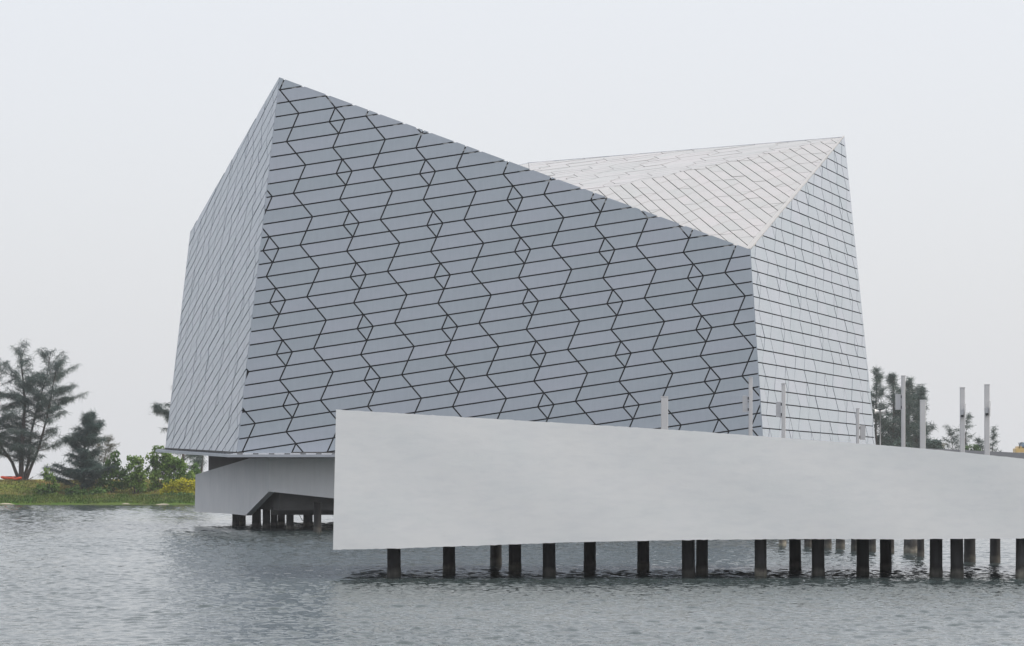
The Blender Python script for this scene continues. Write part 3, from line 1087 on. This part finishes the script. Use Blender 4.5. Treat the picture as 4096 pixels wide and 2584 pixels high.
def shrub(name, px, d, blobs, mat, label, cat, group, size=0.28, stems=3, dens=1.0):
    """blobs: (x, y, rx, ry) leaf masses in photo pixels at distance d"""
    g = ground_at(px, d)
    root = empty(name, g)
    tag(root, label, cat, group)
    wood, lv = MB(), Leaves()
    for (bx_, by, rx, ry) in blobs:
        c = P(bx_, by, d)
        rxm, rym = rx / F * d, ry / F * d
        base = g + Vector((random.uniform(-0.3, 0.3), random.uniform(-0.2, 0.2), -0.1))
        mid = base.lerp(c, 0.5) + Vector((random.gauss(0, 0.12), random.gauss(0, 0.12), 0))
        wood.tube([base, mid, c + Vector((0, 0, rym * 0.3))], [0.055, 0.04, 0.015], 6)
        n = max(4, int(rxm * rym * 22 * dens))
        for k in range(n):
            th = random.uniform(0, 2 * math.pi); rr = math.sqrt(random.random())
            q = c + Vector((math.cos(th) * rr * rxm, random.uniform(-1, 1) * rxm * 0.7, math.sin(th) * rr * rym))
            if q.z < bank_z(q.x, d - shore_y(q.x)) + 0.05: q.z = bank_z(q.x, d - shore_y(q.x)) + 0.1
            wood.tube([c.lerp(base, 0.25), q], [0.015, 0.006], 4, caps=False)
            lv.leaves(q, int(30), (0.17, 0.17, 0.15), size)
    wood.build('stem', M_BARK, root, True)
    lv.build('crown', mat, root)
    return root


G = 'shrubs on the left bank'
shrub('leafy_sapling', 205, 336, [(190, 1905, 14, 35), (215, 1930, 22, 30), (175, 1960, 28, 25), (205, 1970, 30, 22)], M_LEAF, 'small bright leafy sapling at the left foot of the dark conifer', 'shrub', G)
shrub('leafy_shrub', 440, 338, [(465, 1830, 15, 28), (450, 1860, 28, 30), (430, 1900, 35, 35), (480, 1890, 30, 30), (420, 1945, 30, 25), (470, 1940, 26, 20)], M_LEAF2, 'green leafy shrub touching the right side of the dark conifer', 'shrub', G, 0.3)
shrub('leafy_shrub', 545, 337.5, [(530, 1840, 16, 24), (555, 1850, 18, 26), (535, 1885, 30, 28), (520, 1925, 28, 28), (565, 1910, 28, 30), (555, 1945, 24, 20)], M_LEAF, 'airy green shrub standing left of the tree beneath the rim', 'shrub', G, 0.3)
shrub('broadleaf_tree', 630, 338, [(630, 1792, 12, 18), (655, 1795, 10, 16), (615, 1830, 25, 26), (650, 1840, 34, 34), (695, 1845, 34, 34), (720, 1880, 30, 32), (660, 1890, 40, 34), (610, 1885, 26, 30), (700, 1925, 34, 24), (630, 1950, 24, 24), (755, 1905, 26, 22)], M_LEAF, 'bushy bright green broadleaf tree just under the left tip of the rim', 'tree', G, 0.3, dens=1.2)
shrub('low_shrub', 300, 335.5, [(290, 1965, 34, 20), (350, 1975, 40, 18), (400, 1975, 30, 16)], M_LEAF2, 'low dark undergrowth around the foot of the dark conifer', 'shrub', G, 0.26, dens=1.4)
shrub('yellow_bush', 715, 333.5, [(690, 1950, 30, 26), (725, 1938, 28, 24), (765, 1945, 26, 26), (670, 1975, 26, 24), (710, 1980, 40, 24), (760, 1980, 34, 26)], M_YLEAF, 'rounded yellow green bush at the waterline beside the concrete apron', 'bush', G, 0.2, dens=2.2)
shrub('low_shrub', 735, 332.3, [(690, 2003, 34, 9), (730, 2003, 36, 9), (770, 2003, 26, 8)], M_LEAF2, 'dark green growth at the water below the yellow bush', 'shrub', G, 0.22, dens=2.2)
shrub('leafy_shrub', 780, 341, [(775, 1880, 16, 26), (790, 1905, 20, 24), (770, 1925, 20, 20)], M_LEAF2, 'green shrub peeping out beside the apron wall above the yellow bush', 'shrub', G, 0.28)

# trees beyond the bridge on the right
GR = 'trees beyond the bridge on the right'
DR = 425.0
tri = lambda t: 0.05 + 0.95 * max(0, 1 - t) ** 0.7
for k, (bx_, tx, ty, rch, lab) in enumerate(((3500, 3508, 1480, 5.0, 'leftmost tall casuarina rising beside the right facade'),
                                             (3570, 3578, 1500, 5.8, 'tall casuarina behind the horn loudspeaker pole'),
                                             (3632, 3640, 1528, 5.4, 'casuarina just right of the tallest lamp post'),
                                             (3682, 3688, 1562, 4.4, 'thin casuarina at the right end of the dark tree group'))):
    casuarina('casuarina_tree', [rooted([(bx_, 1960), (bx_ + 2, 1850), (bx_ + 4, 1740), (tx - 2, 1620), (tx, ty)], DR + 4 * k, 0.5)],
              0.28, lab, 'tree', GR, M_NEEDLE2, rch * 1.2, 0.05, 66, 0.62, 0.62, 0.0, 0.055, (0.4, 1.0), tri)
casuarina('airy_tree', [rooted([(3850, 1960), (3852, 1850), (3862, 1760), (3872, 1668)], 430, 0.4), rooted([(3845, 1960), (3830, 1860), (3810, 1780), (3800, 1715)], 430, 0.4)],
          0.16, 'small airy tree behind the second post from the right', 'tree', GR, M_NEEDLE, 2.3, 0.2, 20, 0.75, 0.4, -0.4, 0.04, (0.4, 0.9), lambda t: 0.9 - 0.4 * t)
casuarina('airy_tree', [rooted([(3960, 1960), (3965, 1860), (3972, 1790), (3978, 1722)], 432, 0.4), rooted([(3950, 1960), (3938, 1880), (3925, 1800), (3918, 1765)], 432, 0.4)],
          0.13, 'small airy tree behind the rightmost post', 'tree', GR, M_NEEDLE, 1.9, 0.2, 18, 0.7, 0.5, -0.2, 0.04, (0.35, 0.8), lambda t: 0.9 - 0.4 * t)
shrub('round_bush', 3735, 424, [(3720, 1790, 30, 22), (3745, 1778, 22, 18), (3735, 1830, 50, 40)], M_NEEDLE2, 'dark round bush in front of the small white hut', 'bush', GR, 0.3, dens=1.6)
shrub('round_bush', 3890, 424, [(3885, 1800, 30, 20), (3900, 1830, 40, 30)], M_LEAF2, 'green bush between the two rightmost posts', 'bush', GR, 0.3, dens=1.4)
shrub('round_bush', 3560, 415, [(3540, 1840, 60, 40), (3620, 1830, 60, 44), (3690, 1840, 40, 40), (3600, 1800, 50, 30)], M_NEEDLE2, 'dark undergrowth at the foot of the casuarina group', 'bush', GR, 0.34, dens=1.2)

# ------------------------------------------------------------------ small far things
def hut():
    d = 440
    c0, c1 = P(3756, 1900, d), P(3779, 1900, d)
    zt = P(0, 1780, d).z; zt2 = P(0, 1772, d).z
    r = empty('white_hut', (c0.x, d, 2.7)); tag(r, 'small white flat roofed hut beyond the dark round bush', 'hut')
    m = MB(); m.box(((c0.x + c1.x) / 2, d + 1.5, (2.6 + zt) / 2), (c1.x - c0.x, 3, zt - 2.6)); m.build('wall', M_WHITEB, r)
    m = MB(); m.box(((c0.x + c1.x) / 2 + 0.1, d + 1.5, (zt + zt2) / 2 + 0.002), (c1.x - c0.x + 0.5, 3.6, zt2 - zt)); m.build('roof', M_TRIM, r)
    m = MB(); m.box(((c0.x + c1.x) / 2, d - 0.02, zt - 1.5), (0.4, 0.05, 0.5)); m.build('window', M_GLASS, r)
hut()
d = 470
c0, c1 = P(3600, 1900, d), P(3690, 1900, d)
r = empty('long_white_building', (c0.x, d, 2.6)); tag(r, 'low white building with a red roof band seen through the dark trees', 'building')
zt = P(0, 1772, d).z
m = MB(); m.box(((c0.x + c1.x) / 2, d + 3, (2.5 + zt) / 2), (c1.x - c0.x, 6, zt - 2.5)); m.build('wall', M_WHITEB, r)
m = MB(); m.prism([Vector((c0.x - 0.3, d - 0.3, zt)), Vector((c1.x + 0.3, d - 0.3, zt + 0.28)), Vector((c1.x + 0.3, d - 0.3, zt + 0.72)), Vector((c0.x - 0.3, d - 0.3, zt + 0.36))], (0, 6.6, 0)); m.build('roof', M_REDB, r)
for k in range(4):
    m = MB(); m.box((c0.x + (k + 0.5) * (c1.x - c0.x) / 4, d - 0.02, zt - 1.4), (0.5, 0.06, 0.7)); m.build('window', M_GLASS, r)

d = 455
e0 = P(4062, 1812, d)
r = empty('yellow_machine', (e0.x, d, 2.7)); tag(r, 'yellow machine with a blue cab at the far right edge', 'machine')
zb_ = P(0, 1830, d).z
def bxp(x0, x1, y0, y1, dep, name, mat):
    a, b = P(x0, y1, d), P(x1, y0, d)
    m = MB(); m.box(((a.x + b.x) / 2, d + dep / 2, (a.z + b.z) / 2), (b.x - a.x, dep, b.z - a.z), 0, 0.06); return m.build(name, mat, r)
bxp(4062, 4160, 1793, 1810, 2.4, 'body', M_YEL)
bxp(4070, 4098, 1785, 1794, 2.2, 'bonnet', M_YEL)
bxp(4086, 4130, 1769, 1792, 2.0, 'cab', M_BLUE)
bxp(4104, 4120, 1773, 1784, -0.06, 'window', M_GLASS)
bxp(4058, 4165, 1811, 1880, 2.2, 'undercarriage', M_DARK)
m = MB(); m.tube([P(4076, 1793, d), P(4077, 1780, d), P(4074, 1771, d)], 0.05, 6); m.tube([P(4079, 1793, d), P(4081, 1776, d), P(4084, 1770, d), P(4090, 1770, d)], 0.05, 6); m.build('exhaust_pipe', M_BLACK, r)


def kayak(px, d, L, ang, label):
    g = ground_at(px, d)
    r = empty('kayak', g); tag(r, label, 'boat', 'orange boats under the tree')
    ca, sa = math.cos(ang), math.sin(ang)
    vs, fs = [], []
    NS, NR = 13, 10
    for i in range(NS):
        s = i / (NS - 1) * 2 - 1
        wd = 0.42 * (1 - abs(s) ** 2.6) + 0.015
        hh = 0.30 + 0.16 * s * s
        for k in range(NR):
            th = 2 * math.pi * k / NR
            x, yv, z = s * L / 2, wd * math.cos(th), 0.22 + (hh * 0.62 if math.sin(th) > 0 else 0.22) * math.sin(th) * (1 - abs(s) ** 5) + 0.14 * s * s
            vs.append((x * ca - yv * sa, x * sa + yv * ca, z))
    for i in range(NS - 1):
        for k in range(NR):
            k2 = (k + 1) % NR
            fs.append((i * NR + k, i * NR + k2, (i + 1) * NR + k2, (i + 1) * NR + k))
    fs.append(tuple(range(NR))); fs.append(tuple((NS - 1) * NR + k for k in range(NR - 1, -1, -1)))
    obj('hull', vs, fs, M_KAYAK, r, True)
    ck = []
    for k in range(14):
        th = 2 * math.pi * k / 14
        x, yv = 0.42 * math.cos(th), 0.23 * math.sin(th)
        ck.append(g + Vector((x * ca - yv * sa, x * sa + yv * ca, 0.36)))
    m = MB(); m.prism(ck, (0, 0, 0.09)); m.build('cockpit', M_BLACK, r)
kayak(36, 343.5, 2.3, 0.5, 'orange red kayak on the grass, the left one of two')
kayak(66, 343.2, 2.0, 2.5, 'orange red kayak lying right against the trunk of the big tree')
g = ground_at(124, 343)
r = empty('wooden_stand', g); tag(r, 'small dark wooden stand with a slanting arm beside the big tree trunk', 'stand')
m = MB(); m.tube([g, g + Vector((0, 0, 0.45))], 0.05, 6); m.build('leg', M_BARK, r)
m = MB(); m.tube([g + Vector((-0.45, 0, 0.2)), g + Vector((0, 0, 0.42)), g + Vector((0.28, 0, 0.62))], 0.045, 6); m.build('arm', M_BARK, r)

# ------------------------------------------------------------------ haze
hz_m = bpy.data.materials.new('pale_sea_haze'); hz_m.use_nodes = True
nt = hz_m.node_tree; nt.nodes.clear()
pv = nt.nodes.new('ShaderNodeVolumePrincipled'); ou = nt.nodes.new('ShaderNodeOutputMaterial')
pv.inputs['Color'].default_value = (0.93, 0.95, 1.0, 1)
pv.inputs['Density'].default_value = 0.00019
pv.inputs['Anisotropy'].default_value = 0.2
nt.links.new(pv.outputs[0], ou.inputs['Volume'])
m = MB(); m.box((0, 305, 17.5), (1220, 730, 41)); hz = m.build('haze', hz_m)
tag(hz, 'thin pale haze over the water', 'haze', kind='stuff')
